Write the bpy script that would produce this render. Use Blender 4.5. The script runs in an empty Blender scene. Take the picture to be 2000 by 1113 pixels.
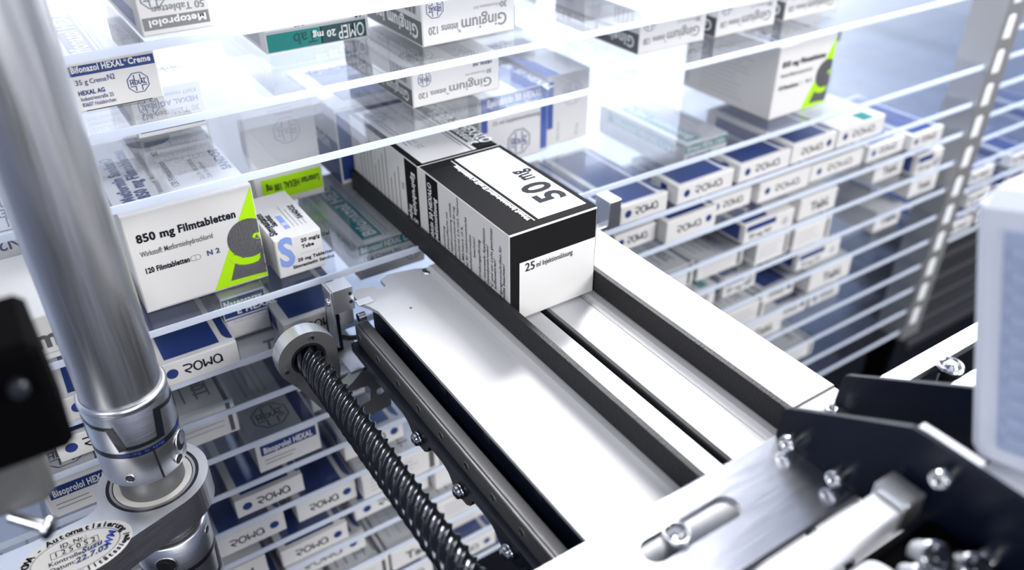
import bpy, math, random
from mathutils import Vector, Matrix
from mathutils.geometry import tessellate_polygon
random.seed(7)
S = bpy.context.scene
COL = S.collection
R = math.radians
PI = math.pi

# ------------------------------------------------------------------ camera, world, lamps, exposure
cam_d = bpy.data.cameras.new('camera')
cam_d.sensor_width = 36.0
cam_d.lens = 28.953
cam_d.clip_start = 0.01
cam_d.clip_end = 20
cam_d.dof.use_dof = True
cam_d.dof.focus_distance = 0.430
cam_d.dof.aperture_fstop = 5.0
cam = bpy.data.objects.new('camera', cam_d)
COL.objects.link(cam)
YAW, PITCH, ROLL = R(33.178), R(33.468), R(0.2527)
CAM = Vector((0, -0.4, 0.2639))
_F = Vector((math.sin(YAW)*math.cos(PITCH), math.cos(YAW)*math.cos(PITCH), -math.sin(PITCH)))
_r = Vector((math.cos(YAW), -math.sin(YAW), 0))
_d = _F.cross(_r)
_R = math.cos(ROLL)*_r + math.sin(ROLL)*_d
_D = -math.sin(ROLL)*_r + math.cos(ROLL)*_d
M3 = Matrix((_R, -_D, -_F)).transposed()
cam.matrix_world = Matrix.Translation(CAM) @ M3.to_4x4()
S.camera = cam
def project(p):
    q = Vector(p) - CAM
    z = q.dot(_F)
    return (1000 + 1608.5*q.dot(_R)/z, 556.5 + 1608.5*q.dot(_D)/z, z)

S.view_settings.view_transform = 'Standard'
S.view_settings.look = 'None'
S.view_settings.gamma = 1
S.view_settings.use_curve_mapping = False
S.view_settings.exposure = -0.09
try:
    S.cycles.use_denoising = True
    S.cycles.max_bounces = 14
    S.cycles.transparent_max_bounces = 80
    S.cycles.glossy_bounces = 6
    S.cycles.diffuse_bounces = 4
    S.cycles.caustics_reflective = False
    S.cycles.caustics_refractive = False
    S.cycles.sample_clamp_indirect = 6
except Exception:
    pass

W = bpy.data.worlds.new('world')
S.world = W
W.use_nodes = True
W.node_tree.nodes['Background'].inputs[0].default_value = (0.52, 0.62, 0.95, 1)
W.node_tree.nodes['Background'].inputs[1].default_value = 0.34

def area(name, loc, target, sx, sy, power, col=(1, 1, 1)):
    l = bpy.data.lights.new(name, 'AREA')
    l.shape = 'RECTANGLE'; l.size = sx; l.size_y = sy; l.energy = power; l.color = col
    o = bpy.data.objects.new(name, l); COL.objects.link(o)
    o.location = loc
    o.rotation_euler = (Vector(target)-Vector(loc)).to_track_quat('-Z', 'Y').to_euler()
    return o
area('ceiling_lamp', (0.32, 0.46, 1.15), (0.34, 0.30, 0), 0.95, 0.7, 10, (1.0, 0.99, 0.98))
area('right_fill', (2.15, 0.40, 1.15), (1.2, 0.1, 0), 0.7, 0.7, 9, (1.0, 0.99, 0.98))  # added fill, brightens the right bay and the beam's right end
area('rear_lamp', (0.93, 0.41, 0.50), (0.91, 0.45, 0.0), 1.2, 0.08, 37, (0.99, 0.99, 1))
area('front_fill', (1.10, -1.00, 0.70), (0.45, 0.0, 0.0), 0.9, 0.5, 24, (1.0, 0.99, 0.97))  # added fill from the camera side for the carton fronts
area('front_fill_left', (-1.00, -0.95, 0.85), (0.20, 0.0, 0.0), 0.8, 0.5, 16, (1.0, 0.99, 0.97))  # added fill from the left, lifts the left-facing carton sides
area('front_fill_low', (0.05, -1.60, 0.35), (0.15, 0.0, -0.1), 0.8, 0.5, 11, (1.0, 0.99, 0.98))  # added low fill for the lower left fronts and shelf edges

# ------------------------------------------------------------------ materials
MATS = {}
def mat(name, col, rough=0.5, metal=0.0, spec=0.5, coat=0.0, bump=None, emit=None):
    m = bpy.data.materials.new(name); m.use_nodes = True
    nt = m.node_tree; b = nt.nodes['Principled BSDF']
    b.inputs['Base Color'].default_value = (*col, 1)
    b.inputs['Roughness'].default_value = rough
    b.inputs['Metallic'].default_value = metal
    b.inputs['Specular IOR Level'].default_value = spec
    b.inputs['Coat Weight'].default_value = coat
    if emit:
        b.inputs['Emission Color'].default_value = (*emit[:3], 1)
        b.inputs['Emission Strength'].default_value = emit[3]
    if bump:
        kind, scale, strength, stretch = bump
        tc = nt.nodes.new('ShaderNodeTexCoord'); mp = nt.nodes.new('ShaderNodeMapping')
        mp.inputs['Scale'].default_value = stretch
        nt.links.new(tc.outputs['Object'], mp.inputs[0])
        if kind == 'noise':
            t = nt.nodes.new('ShaderNodeTexNoise'); t.inputs['Scale'].default_value = scale
            t.inputs['Detail'].default_value = 6
            out = t.outputs[0]
        else:
            t = nt.nodes.new('ShaderNodeTexVoronoi'); t.inputs['Scale'].default_value = scale
            out = t.outputs['Distance']
        nt.links.new(mp.outputs[0], t.inputs['Vector'])
        bp = nt.nodes.new('ShaderNodeBump'); bp.inputs['Strength'].default_value = strength
        bp.inputs['Distance'].default_value = 0.0004
        nt.links.new(out, bp.inputs['Height']); nt.links.new(bp.outputs[0], b.inputs['Normal'])
        if kind == 'noise' and metal > 0.4:
            mr = nt.nodes.new('ShaderNodeMapRange')
            mr.inputs['To Min'].default_value = rough*0.75; mr.inputs['To Max'].default_value = rough*1.3
            nt.links.new(out, mr.inputs[0]); nt.links.new(mr.outputs[0], b.inputs['Roughness'])
    MATS[name] = m
    return m
mat('card', (0.66, 0.65, 0.64), 0.42, spec=0.4, bump=('noise', 900, 0.04, (1, 1, 1)))
mat('card_grey', (0.62, 0.62, 0.61), 0.45, spec=0.4)
mat('ink_navy', (0.018, 0.042, 0.17), 0.38)
mat('ink_blue', (0.030, 0.075, 0.30), 0.35)
mat('ink_skyblue', (0.22, 0.32, 0.66), 0.4)
mat('ink_teal', (0.0, 0.19, 0.17), 0.35)
mat('ink_deepteal', (0.0, 0.045, 0.045), 0.35)
mat('ink_green', (0.40, 0.74, 0.0), 0.4)
mat('ink_black', (0.010, 0.010, 0.011), 0.75, spec=0.05)
mat('ink_text', (0.012, 0.013, 0.020), 0.7, spec=0.1)
mat('ink_grey', (0.10, 0.10, 0.105), 0.4)
mat('ink_midgrey', (0.20, 0.20, 0.205), 0.4)
mat('ink_palegrey', (0.42, 0.42, 0.45), 0.5)
mat('ink_logo', (0.06, 0.085, 0.20), 0.5)
mat('ink_white', (0.74, 0.74, 0.735), 0.45)
mat('ink_pattern', (0.13, 0.13, 0.135), 0.4)
mat('plate', (0.50, 0.50, 0.51), 0.55, metal=0.30, bump=('noise', 60, 0.05, (1, 30, 1)))
mat('alu', (0.82, 0.83, 0.85), 0.32, metal=1.0, bump=('noise', 80, 0.10, (1, 1, 25)))
mat('alu_beam', (0.74, 0.76, 0.82), 0.20, metal=1.0, bump=('noise', 50, 0.08, (1, 24, 1)))
mat('alu_dark', (0.14, 0.14, 0.142), 0.5, metal=0.6, bump=('noise', 300, 0.05, (1, 1, 1)))
mat('steel', (0.60, 0.60, 0.61), 0.34, metal=1.0, bump=('noise', 40, 0.08, (18, 18, 0.6)))
mat('rail_steel', (0.17, 0.17, 0.172), 0.46, metal=0.75, bump=('noise', 60, 0.06, (20, 1, 20)))
mat('chrome', (0.58, 0.59, 0.61), 0.14, metal=1.0)
mat('screw_steel', (0.040, 0.042, 0.050), 0.14, metal=0.9)
mat('black_steel', (0.003, 0.005, 0.014), 0.34, spec=0.28, bump=('noise', 900, 0.10, (1, 1, 1)))
mat('belt', (0.014, 0.014, 0.016), 0.55, spec=0.30, bump=('voronoi', 900, 0.5, (1, 1, 1)))
mat('rubber', (0.008, 0.009, 0.015), 0.35)
mat('hole', (0.004, 0.004, 0.006), 0.6)
mat('black', (0.001, 0.001, 0.0014), 0.8, spec=0.03)
mat('dark_grey', (0.030, 0.031, 0.035), 0.5)
mat('floor', (0.004, 0.004, 0.006), 0.7, spec=0.1)
mat('wall', (0.86, 0.88, 0.92), 0.6)
mat('housing', (0.62, 0.66, 0.76), 0.5, spec=0.3)
mat('housing_grille', (0.34, 0.40, 0.56), 0.55, spec=0.2)
mat('white_plastic', (0.82, 0.83, 0.86), 0.4)
mat('blue_plastic', (0.02, 0.05, 0.30), 0.3)
mat('print_blue', (0.02, 0.06, 0.42), 0.4)
mat('sticker', (0.62, 0.60, 0.56), 0.4)
mat('pin_blue', (0.02, 0.03, 0.20), 0.4)
mat('upright_metal', (0.38, 0.38, 0.375), 0.40, metal=0.6)

def glass_mat(name, tint, haze):
    m = bpy.data.materials.new(name); m.use_nodes = True
    nt = m.node_tree; nt.nodes.clear()
    out = nt.nodes.new('ShaderNodeOutputMaterial')
    tr = nt.nodes.new('ShaderNodeBsdfTransparent'); tr.inputs[0].default_value = (*tint, 1)
    gl = nt.nodes.new('ShaderNodeBsdfGlossy'); gl.inputs['Roughness'].default_value = 0.012
    gl.inputs[0].default_value = (0.95, 0.97, 1, 1)
    df = nt.nodes.new('ShaderNodeBsdfDiffuse'); df.inputs[0].default_value = (0.85, 0.88, 1, 1)
    fr = nt.nodes.new('ShaderNodeFresnel'); fr.inputs[0].default_value = 1.5
    ge = nt.nodes.new('ShaderNodeNewGeometry'); mr = nt.nodes.new('ShaderNodeMapRange')
    mr.inputs['To Min'].default_value = 1.5; mr.inputs['To Max'].default_value = 1/1.5
    nt.links.new(ge.outputs['Backfacing'], mr.inputs[0]); nt.links.new(mr.outputs[0], fr.inputs[0])
    m1 = nt.nodes.new('ShaderNodeMixShader'); m1.inputs[0].default_value = haze
    m2 = nt.nodes.new('ShaderNodeMixShader')
    nt.links.new(tr.outputs[0], m1.inputs[1]); nt.links.new(df.outputs[0], m1.inputs[2])
    nt.links.new(fr.outputs[0], m2.inputs[0]); nt.links.new(m1.outputs[0], m2.inputs[1]); nt.links.new(gl.outputs[0], m2.inputs[2])
    nt.links.new(m2.outputs[0], out.inputs[0])
    MATS[name] = m
glass_mat('glass', (0.965, 0.975, 0.992), 0.006)
def edge_mat():
    m = bpy.data.materials.new('glass_edge'); m.use_nodes = True
    nt = m.node_tree; nt.nodes.clear()
    out = nt.nodes.new('ShaderNodeOutputMaterial')
    df = nt.nodes.new('ShaderNodeBsdfDiffuse'); df.inputs[0].default_value = (0.86, 0.91, 1.0, 1)
    tl = nt.nodes.new('ShaderNodeBsdfTranslucent'); tl.inputs[0].default_value = (0.84, 0.90, 1.0, 1)
    mx = nt.nodes.new('ShaderNodeMixShader'); mx.inputs[0].default_value = 0.45
    nt.links.new(df.outputs[0], mx.inputs[1]); nt.links.new(tl.outputs[0], mx.inputs[2]); nt.links.new(mx.outputs[0], out.inputs[0])
    MATS['glass_edge'] = m
edge_mat()

# ------------------------------------------------------------------ mesh builder
class MB:
    def __init__(s):
        s.v = []; s.f = []; s.m = []; s.sm = []; s.mats = []
    def mi(s, name):
        if name not in s.mats: s.mats.append(name)
        return s.mats.index(name)
    def add(s, vs, fs, m, smooth=False):
        o = len(s.v); i = s.mi(m)
        s.v += [tuple(v) for v in vs]
        for f in fs:
            s.f.append(tuple(o+k for k in f)); s.m.append(i); s.sm.append(smooth)
        return s
    def box(s, x0, x1, y0, y1, z0, z1, m, c=0.0):
        if c <= 0:
            vs = [(x, y, z) for x in (x0, x1) for y in (y0, y1) for z in (z0, z1)]
            fs = [(0, 1, 3, 2), (4, 6, 7, 5), (0, 4, 5, 1), (2, 3, 7, 6), (0, 2, 6, 4), (1, 5, 7, 3)]
            return s.add(vs, fs, m)
        X = (x0, x1); Y = (y0, y1); Z = (z0, z1); sg = (1, -1)
        vs = []; idx = {}
        for a in (0, 1):
            for b in (0, 1):
                for d in (0, 1):
                    idx[a, b, d, 0] = len(vs); vs.append((X[a], Y[b]+sg[b]*c, Z[d]+sg[d]*c))
                    idx[a, b, d, 1] = len(vs); vs.append((X[a]+sg[a]*c, Y[b], Z[d]+sg[d]*c))
                    idx[a, b, d, 2] = len(vs); vs.append((X[a]+sg[a]*c, Y[b]+sg[b]*c, Z[d]))
        fs = []
        for a in (0, 1):
            q = [idx[a, 0, 0, 0], idx[a, 1, 0, 0], idx[a, 1, 1, 0], idx[a, 0, 1, 0]]; fs.append(q if a else q[::-1])
            q = [idx[0, a, 0, 1], idx[1, a, 0, 1], idx[1, a, 1, 1], idx[0, a, 1, 1]]; fs.append(q[::-1] if a else q)
            q = [idx[0, 0, a, 2], idx[1, 0, a, 2], idx[1, 1, a, 2], idx[0, 1, a, 2]]; fs.append(q if a else q[::-1])
        for a in (0, 1):
            for b in (0, 1):
                q = [idx[a, b, 0, 0], idx[a, b, 0, 1], idx[a, b, 1, 1], idx[a, b, 1, 0]]; fs.append(q if a == b else q[::-1])
                q = [idx[a, 0, b, 0], idx[a, 0, b, 2], idx[a, 1, b, 2], idx[a, 1, b, 0]]; fs.append(q[::-1] if a == b else q)
                q = [idx[0, a, b, 1], idx[0, a, b, 2], idx[1, a, b, 2], idx[1, a, b, 1]]; fs.append(q if a == b else q[::-1])
                for d in (0, 1):
                    q = [idx[a, b, d, 0], idx[a, b, d, 1], idx[a, b, d, 2]]; fs.append(q)
        return s.add(vs, fs, m)
    def lathe(s, o, ax, prof, m, seg=40, cap0=True, cap1=True, smooth=True):
        ax = Vector(ax).normalized(); o = Vector(o)
        u = ax.orthogonal().normalized(); w = ax.cross(u)
        vs = []; fs = []
        for r, h in prof:
            for k in range(seg):
                t = 2*PI*k/seg
                vs.append(o+ax*h+(u*math.cos(t)+w*math.sin(t))*r)
        n = len(prof)
        for i in range(n-1):
            for k in range(seg):
                k2 = (k+1) % seg
                fs.append((i*seg+k, i*seg+k2, (i+1)*seg+k2, (i+1)*seg+k))
        s.add(vs, fs, m, smooth)
        if cap0: s.add(vs[:seg], [tuple(range(seg))[::-1]], m)
        if cap1: s.add(vs[-seg:], [tuple(range(seg))], m)
        return s
    def cyl(s, p0, p1, r, m, seg=32, smooth=True, c=0.0):
        p0 = Vector(p0); p1 = Vector(p1); L = (p1-p0).length
        if c: prof = [(r-c, 0), (r, c), (r, L-c), (r-c, L)]
        else: prof = [(r, 0), (r, L)]
        return s.lathe(p0, p1-p0, prof, m, seg, smooth=False if c else smooth)
    def tube(s, p0, p1, r0, r1, m, seg=40):
        p0 = Vector(p0); p1 = Vector(p1); L = (p1-p0).length
        return s.lathe(p0, p1-p0, [(r0, 0), (r1, 0), (r1, L), (r0, L), (r0, 0)], m, seg, False, False, False)
    def prism(s, pts, fn, m, h0, h1, holes=(), side=None):
        """pts 2D, fn(a,b,h)->3D point"""
        loops = [list(pts)]+[list(h) for h in holes]
        flat = [p for l in loops for p in l]
        tri = tessellate_polygon([[Vector((a, b, 0)) for a, b in l] for l in loops])
        n = len(flat)
        vs = [fn(a, b, h0) for a, b in flat]+[fn(a, b, h1) for a, b in flat]
        s.add(vs, [tuple(t) for t in tri]+[tuple(i+n for i in t[::-1]) for t in tri], m)
        fs = []; o = 0
        for l in loops:
            k = len(l)
            for i in range(k):
                j = (i+1) % k
                fs.append((o+i, o+j, n+o+j, n+o+i))
            o += k
        s.add(vs, fs, side or m)
        return s
    def build(s, name, parent=None, loc=None):
        me = bpy.data.meshes.new(name)
        me.from_pydata(s.v, [], s.f)
        for n in s.mats: me.materials.append(MATS[n])
        me.polygons.foreach_set('material_index', s.m)
        me.polygons.foreach_set('use_smooth', s.sm)
        me.update()
        o = bpy.data.objects.new(name, me); COL.objects.link(o)
        if parent: o.parent = parent
        if loc: o.location = loc
        return o
def fixnormals(o):
    import bmesh
    b = bmesh.new(); b.from_mesh(o.data); bmesh.ops.recalc_face_normals(b, faces=b.faces); b.to_mesh(o.data); b.free()
    return o
def tag(o, label=None, cat=None, group=None, kind=None):
    if label: o['label'] = label
    if cat: o['category'] = cat
    if group: o['group'] = group
    if kind: o['kind'] = kind
    return o
def empty(name, loc, label, cat, group=None):
    o = bpy.data.objects.new(name, None); COL.objects.link(o)
    o.location = loc; o.empty_display_size = 0.01
    return tag(o, label, cat, group)
def copy_tree(o, loc=None):
    c = o.copy(); COL.objects.link(c)
    if loc: c.location = loc
    for ch in o.children:
        d = ch.copy(); COL.objects.link(d); d.parent = c
        for g in ch.children:
            e = g.copy(); COL.objects.link(e); e.parent = d
    return c
def circle(cx, cy, r, n=32, a0=0, a1=2*PI, closed=True):
    k = n if closed else n+1
    return [(cx+r*math.cos(a0+(a1-a0)*i/n), cy+r*math.sin(a0+(a1-a0)*i/n)) for i in range(k)]
def slot2(cx, cy, L, r, n=10):
    return ([(cx+L/2+r*math.cos(t), cy+r*math.sin(t)) for t in [(-PI/2)+PI*i/n for i in range(n+1)]]
            + [(cx-L/2+r*math.cos(t), cy+r*math.sin(t)) for t in [PI/2+PI*i/n for i in range(n+1)]])

# ------------------------------------------------------------------ lettering
_TC = {}
def text_geo(body, bold=False):
    key = (body, bold)
    if key in _TC: return _TC[key]
    c = bpy.data.curves.new('t', 'FONT')
    c.body = body; c.size = 1.0; c.resolution_u = 3
    c.offset = 0.034 if bold else 0.006
    if bold: c.space_character = 1.08
    o = bpy.data.objects.new('t', c); COL.objects.link(o)
    dg = bpy.context.evaluated_depsgraph_get(); dg.update()
    me = bpy.data.meshes.new_from_object(o.evaluated_get(dg))
    vs = [(v.co.x, v.co.y) for v in me.vertices]; fs = [tuple(p.vertices) for p in me.polygons]
    w = max([v[0] for v in vs], default=0.0)
    bpy.data.objects.remove(o); bpy.data.curves.remove(c); bpy.data.meshes.remove(me)
    _TC[key] = (vs, fs, w)
    return _TC[key]

EPS = 0.00010
class Face:
    """draws marks on a plane: o + u*U + v*V, lifted along n"""
    def __init__(s, mb, o, U, V, w, h, flip=False):
        s.mb = mb; s.o = Vector(o); s.U = Vector(U); s.V = Vector(V); s.n = s.U.cross(s.V); s.w = w; s.h = h; s.flip = flip
    def P(s, u, v, lay):
        if s.flip: u, v = s.w-u, s.h-v
        return s.o+s.U*u+s.V*v+s.n*(EPS*lay)
    def poly(s, pts, m, lay=1):
        tri = tessellate_polygon([[Vector((a, b, 0)) for a, b in pts]])
        vs = [s.P(a, b, lay) for a, b in pts]
        fs = []
        for t in tri:
            a, b, c = (vs[i] for i in t)
            fs.append(t if (b-a).cross(c-a).dot(s.n) > 0 else t[::-1])
        s.mb.add(vs, fs, m)
    def rect(s, u0, v0, u1, v1, m, lay=1):
        s.poly([(u0, v0), (u1, v0), (u1, v1), (u0, v1)], m, lay)
    def line(s, a, b, t, m, lay=1):
        a = Vector(a); b = Vector(b); d = (b-a).normalized(); q = Vector((-d.y, d.x))*t/2
        s.poly([tuple(a-q), tuple(b-q), tuple(b+q), tuple(a+q)], m, lay)
    def path(s, pts, t, m, lay=1):
        for a, b in zip(pts, pts[1:]): s.line(a, b, t, m, lay)
    def text(s, body, u, v, size, m, bold=False, rot=0, fit=None, lay=3, align='l', shear=0.0, sx=1.0):
        vs, fs, w = text_geo(body, bold)
        k = size*1.28; kx = k*sx
        if fit and w > 0: kx = fit/w
        off = {'l': 0, 'c': -w*kx/2, 'r': -w*kx}[align]
        c, n = math.cos(R(rot)), math.sin(R(rot))
        P = []
        for x, y in vs:
            X = x*kx+off+shear*y*k; Y = y*k
            P.append(s.P(u+X*c-Y*n, v+X*n+Y*c, lay))
        s.mb.add(P, fs, m)
    def logo(s, cx, cy, r, m, rot=0, lay=2):
        c, n = math.cos(R(rot)), math.sin(R(rot))
        T = lambda x, y: (cx+(x*c-y*n)*r, cy+(x*n+y*c)*r)
        o8 = [(math.cos(PI/8+i*PI/4), math.sin(PI/8+i*PI/4)) for i in range(8)]
        for i in range(8):
            a, b = o8[i], o8[(i+1) % 8]
            s.poly([T(*a), T(*b), T(b[0]*.93, b[1]*.93), T(a[0]*.93, a[1]*.93)], m, lay)
        for sx in (1, -1):
            for sy in (1, -1):
                s.line(T(.27*sx, .30*sy), T(.27*sx, .76*sy), .075*r, m, lay)
                s.line(T(.24*sx, .30*sy), T(.74*sx, .30*sy), .075*r, m, lay)
        s.text('HEXAL', *T(0, -.16), .44*r, m, True, rot, fit=1.42*r, lay=lay, align='c')
    def wordmark(s, u, v, w, h, m, t=None):
        """rounded four-letter wordmark drawn with strokes"""
        t = t or h*.17; q = w/4.0
        def pth(x0, pts): s.path([(u+x0+a*q*.86, v+b*h) for a, b in pts], t, m, 2)
        arc = [(.55+.42*math.cos(a), .72+.28*math.sin(a)) for a in [PI/2-PI*k/9 for k in range(10)]]
        pth(0, [(.02, 1.0)]+arc+[(.10, .40), (.72, -.05)])
        pth(q, [(.5+.46*math.cos(2*PI*k/20), .5+.5*math.sin(2*PI*k/20)) for k in range(21)])
        pth(2*q, [(.04, 1.0), (.10, .06), (.46, .45), (.54, .45), (.90, .06), (.96, 1.0)])
        pth(3*q, [(.5+.46*math.cos(2*PI*k/20), .5+.5*math.sin(2*PI*k/20)) for k in range(21)]); pth(3*q, [(.96, .6), (.98, 0)])
    def lines(s, u, v, w, n, dv, t, m, rot=0, lay=2):
        rr = random.Random(n*31+int(u*1e5))
        for i in range(n):
            L = w*(0.6+0.4*rr.random())
            if rot == 90: s.line((u+i*dv, v), (u+i*dv, v+L), t, m, lay)
            else: s.line((u, v-i*dv), (u+L, v-i*dv), t, m, lay)

def carton(label, x, y, z, w, h, d, paint=None, flap=None, mat_='card', group=None, name='medicine_carton', rot=0.0, flip=False, cat='box'):
    mb = MB(); mb.box(0, w, 0, d, 0, h, mat_, 0.00025)
    F = dict(front=Face(mb, (0, 0, 0), (1, 0, 0), (0, 0, 1), w, h, flip),
             top=Face(mb, (0, 0, h), (1, 0, 0), (0, 1, 0), w, d),
             left=Face(mb, (0, d, 0), (0, -1, 0), (0, 0, 1), d, h, flip),
             right=Face(mb, (w, 0, 0), (0, 1, 0), (0, 0, 1), d, h, flip))
    if paint: paint(F, w, h, d)
    o = mb.build(name, loc=(x, y, z)); o.rotation_euler.z = R(rot)
    fb = MB(); g = 0.0006
    fb.box(g, w-g, -0.00035, 0.0, g, h-g, mat_, 0.0001)
    if flap: flap(Face(fb, (0, -0.00035, 0), (1, 0, 0), (0, 0, 1), w, h, flip), w, h)
    fo = fb.build('end_flap', o)
    tag(o, label, cat, group)
    return o

# ------------------------------------------------------------------ setting
fl = MB().box(-1.2, 2.6, -1.2, 1.6, -0.62, -0.60, 'floor').build('floor'); tag(fl, kind='structure')
bw = MB().box(-0.9, 2.4, 0.46, 0.50, -0.60, 0.56, 'wall').build('wall_back'); tag(bw, kind='structure')

ZC = [.149, .112, .075, 0.0, -.0378, -.069, -.101, -.132, -.164, -.1945, -.226, -.257, -.288, -.318]
NM = ['topmost', 'second', 'third', 'fourth', 'fifth', 'sixth', 'seventh', 'eighth', 'ninth', 'tenth', 'eleventh', 'twelfth', 'thirteenth', 'bottom']
ZT = [z+.002 for z in ZC]
DEPTH = 0.34
def shelf(x0, x1, z, label, group):
    o = MB().box(x0, x1, 0.0012, DEPTH, z-.002, z+.002, 'glass').build('glass_shelf')
    MB().box(x0, x1, 0.0, 0.0011, z-.002, z+.002, 'glass_edge').build('front_edge', o)['label'] = 'frosted pale blue front edge'
    return tag(o, label, 'shelf', group)
notes = ['', ', carrying the navy-banded cream carton', ', just above the black-topped cartons', ', level with the gripper table'] + ['']*10
for i, z in enumerate(ZC):
    shelf(-.42, .806, z, f'clear glass shelf, {NM[i]} of the main stack' + notes[i], 'glass shelves of the main stack')

# perforated post and the next bay
up = empty('rack_post', (.806, 0, -.33), 'perforated grey metal rack post at the end of the glass shelves', 'post')
pm = MB()
slots = [(0.0165, z, ) for z in [(.36+(-.33)) + 0 for _ in ()]]
hs = []
zs = [-.315+.0165+k*.0335 for k in range(17)]
for zc in zs:
    hs.append([(a, b) for a, b in [(.008, zc-.0105), (.011, zc-.0125), (.020, zc-.0125), (.023, zc-.0105), (.023, zc+.0105), (.020, zc+.0125), (.011, zc+.0125), (.008, zc+.0105)]])
pm.prism([(0, -.328), (.033, -.328), (.033, .30), (0, .30)], lambda a, b, h: Vector((a, h, b+.33)), 'upright_metal', -.004, -.002, hs)
pm.box(0, .002, -.002, .030, 0.002, .63, 'upright_metal'); pm.box(.031, .033, -.002, .030, 0.002, .63, 'upright_metal')
fixnormals(pm.build('post_channel', up))
for zc in zs:
    MB().box(.0085, .0225, -.0035, .004, zc+.33-.0115, zc+.33+.0115, 'white_plastic', .001).build('slot_glow', up)['label'] = 'white block standing for light through the slot'  # white blocks put in the slots in place of light from behind
NZ = [.12, .062, .031, .0025, -.0275, -.0585, -.086, -.116, -.146, -.176, -.208]
for i, z in enumerate(NZ):
    o = shelf(.842, 1.75, z, f'blurred glass shelf beyond the perforated post, {NM[i]} in that bay' if i < 10 else 'lowest glass shelf beyond the perforated post, over black rails', 'glass shelves of the next bay')
for k in range(5):
    z = -.245-k*.030
    o = MB().box(.845, 1.9, .004, .022, z, z+.012, 'dark_grey', .002).build('base_rail')
    tag(o, f'dark grey horizontal base rail below the next bay, {["highest", "second", "third", "fourth", "lowest"][k]} of five', 'rail', 'base rails under the next bay')
for x in (.842, 1.75):
    o = MB().box(x, x+.012, .024, .05, -.60, -.2, 'black').build('support_post'); tag(o, 'black support under the near end of the next bay' if x < 1 else 'black support under the far end of the next bay', 'post')

# ------------------------------------------------------------------ hero cartons
def bif_paint(ink):
    def paint(F, w, h, d):
        t = F['top']
        t.rect(.13*w, .004, .43*w, d-.02, ink)
        t.text('Bifonazol HEXAL Creme', .37*w, .007, .0098, 'ink_white', True, 90, lay=3)
        t.line((.47*w, .003), (.47*w, d-.02), .0007, ink)
        t.line((.52*w, .006), (.52*w, d-.02), .0018, 'ink_palegrey')
        t.text('1 % Bifonazol, 10 mg/g Creme', .66*w, .014, .0034, 'ink_palegrey', False, 90)
        t.text('35 g Creme N2', .86*w, .024, .0040, 'ink_midgrey', False, 90)
        pts = [(w*(.62+.3*math.sin(k*.25)*k/14), .006+.026*k/14) for k in range(15)]
        t.path(pts, .0005, 'ink_palegrey')
        t.path([(w*.9, .030), (w*.97, .024), (w*.93, .015), (w*.66, .009)], .0005, 'ink_palegrey')
        l = F['left']; l.rect(.012, .55*h, d-.012, .86*h, ink); l.text('Bifonazol HEXAL Creme', .02, .60*h, .006, 'ink_white', True)
        l.lines(.02, .4*h, .07, 3, .003, .0005, 'ink_palegrey')
    return paint
def bif_flap(ink):
    def flap(f, w, h):
        f.rect(.0002, .745*h, w-.0006, h-.0012, ink)
        f.text('Bifonazol HEXAL', .0022, .815*h, .0033, 'ink_white', True, fit=.0238); f.text('®', .0262, .88*h, .0014, 'ink_white'); f.text('Creme', .0280, .815*h, .0033, 'ink_white', True, fit=.0105)
        f.text('35 g', .0026, .565*h, .0028, ink, False, fit=.0056); f.text('Creme', .0090, .565*h, .0026, ink, False, fit=.0076); f.text('N2', .0170, .575*h, .0030, ink, False, fit=.0036)
        f.text('HEXAL AG', .0027, .355*h, .0024, ink, True, fit=.0120)
        f.text('Industriestraße 25', .0030, .235*h, .0022, ink, False, fit=.0150); f.text('83607 Holzkirchen', .0031, .115*h, .0022, ink, False, fit=.0152)
        f.logo(.745*w, .41*h, .0054, ink)
        f.rect(.10*w, .018*h, .86*w, .035*h, 'hole')
    return flap
carton('cream carton with navy band across its front, 35 g, on the second shelf', .0317, .0318, ZT[1], .0407, .0238, .112, bif_paint('ink_navy'), bif_flap('ink_navy'))

def inv_paint(ink):
    def paint(F, w, h, d):
        t = F['top']; t.rect(.1*w, .01, .5*w, d-.01, ink); t.text('HEXAL', .4*w, .02, .012, 'ink_white', True, 90)
        t.logo(.75*w, .03, .008, 'ink_logo')
        t.lines(.7*w, .05, .04, 3, .004, .0006, 'ink_palegrey', 90)
        l = F['left']; l.rect(.01, .6*h, d-.01, .9*h, ink); l.lines(.02, .4*h, .06, 4, .003, .0005, 'ink_palegrey')
        F['right'].lines(.02, .6*h, .06, 4, .003, .0005, 'ink_palegrey')
    return paint
def inv_flap(ink, bandtext, a, b):
    def flap(f, w, h):           # printed upside down
        f.rect(.04*w, .68*h, .96*w, .90*h, ink)
        f.text(bandtext, .08*w, .73*h, .13*h, 'ink_white', True, fit=.8*w)
        f.text(a, .07*w, .50*h, .14*h, 'ink_midgrey', False); f.text('HEXAL AG', .07*w, .30*h, .12*h, 'ink_logo', True)
        f.text('83607 Holzkirchen', .07*w, .14*h, .09*h, 'ink_midgrey')
        f.logo(.76*w, .33*h, .22*h, 'ink_logo')
    return flap
carton('white carton with upside-down print and octagon emblem on the topmost shelf', .0655, .008, ZT[0], .0325, .026, .10, inv_paint('ink_navy'), inv_flap('ink_midgrey', 'Metoprolol', '50 Tabletten', ''), flip=True)
carton('white carton with upside-down print standing behind the navy-banded cream carton', .0615, .078, ZT[2], .039, .0268, .10, inv_paint('ink_navy'), inv_flap('ink_navy', 'Bisoprolol comp', '30 Tabletten N2', ''), flip=True)

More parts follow.
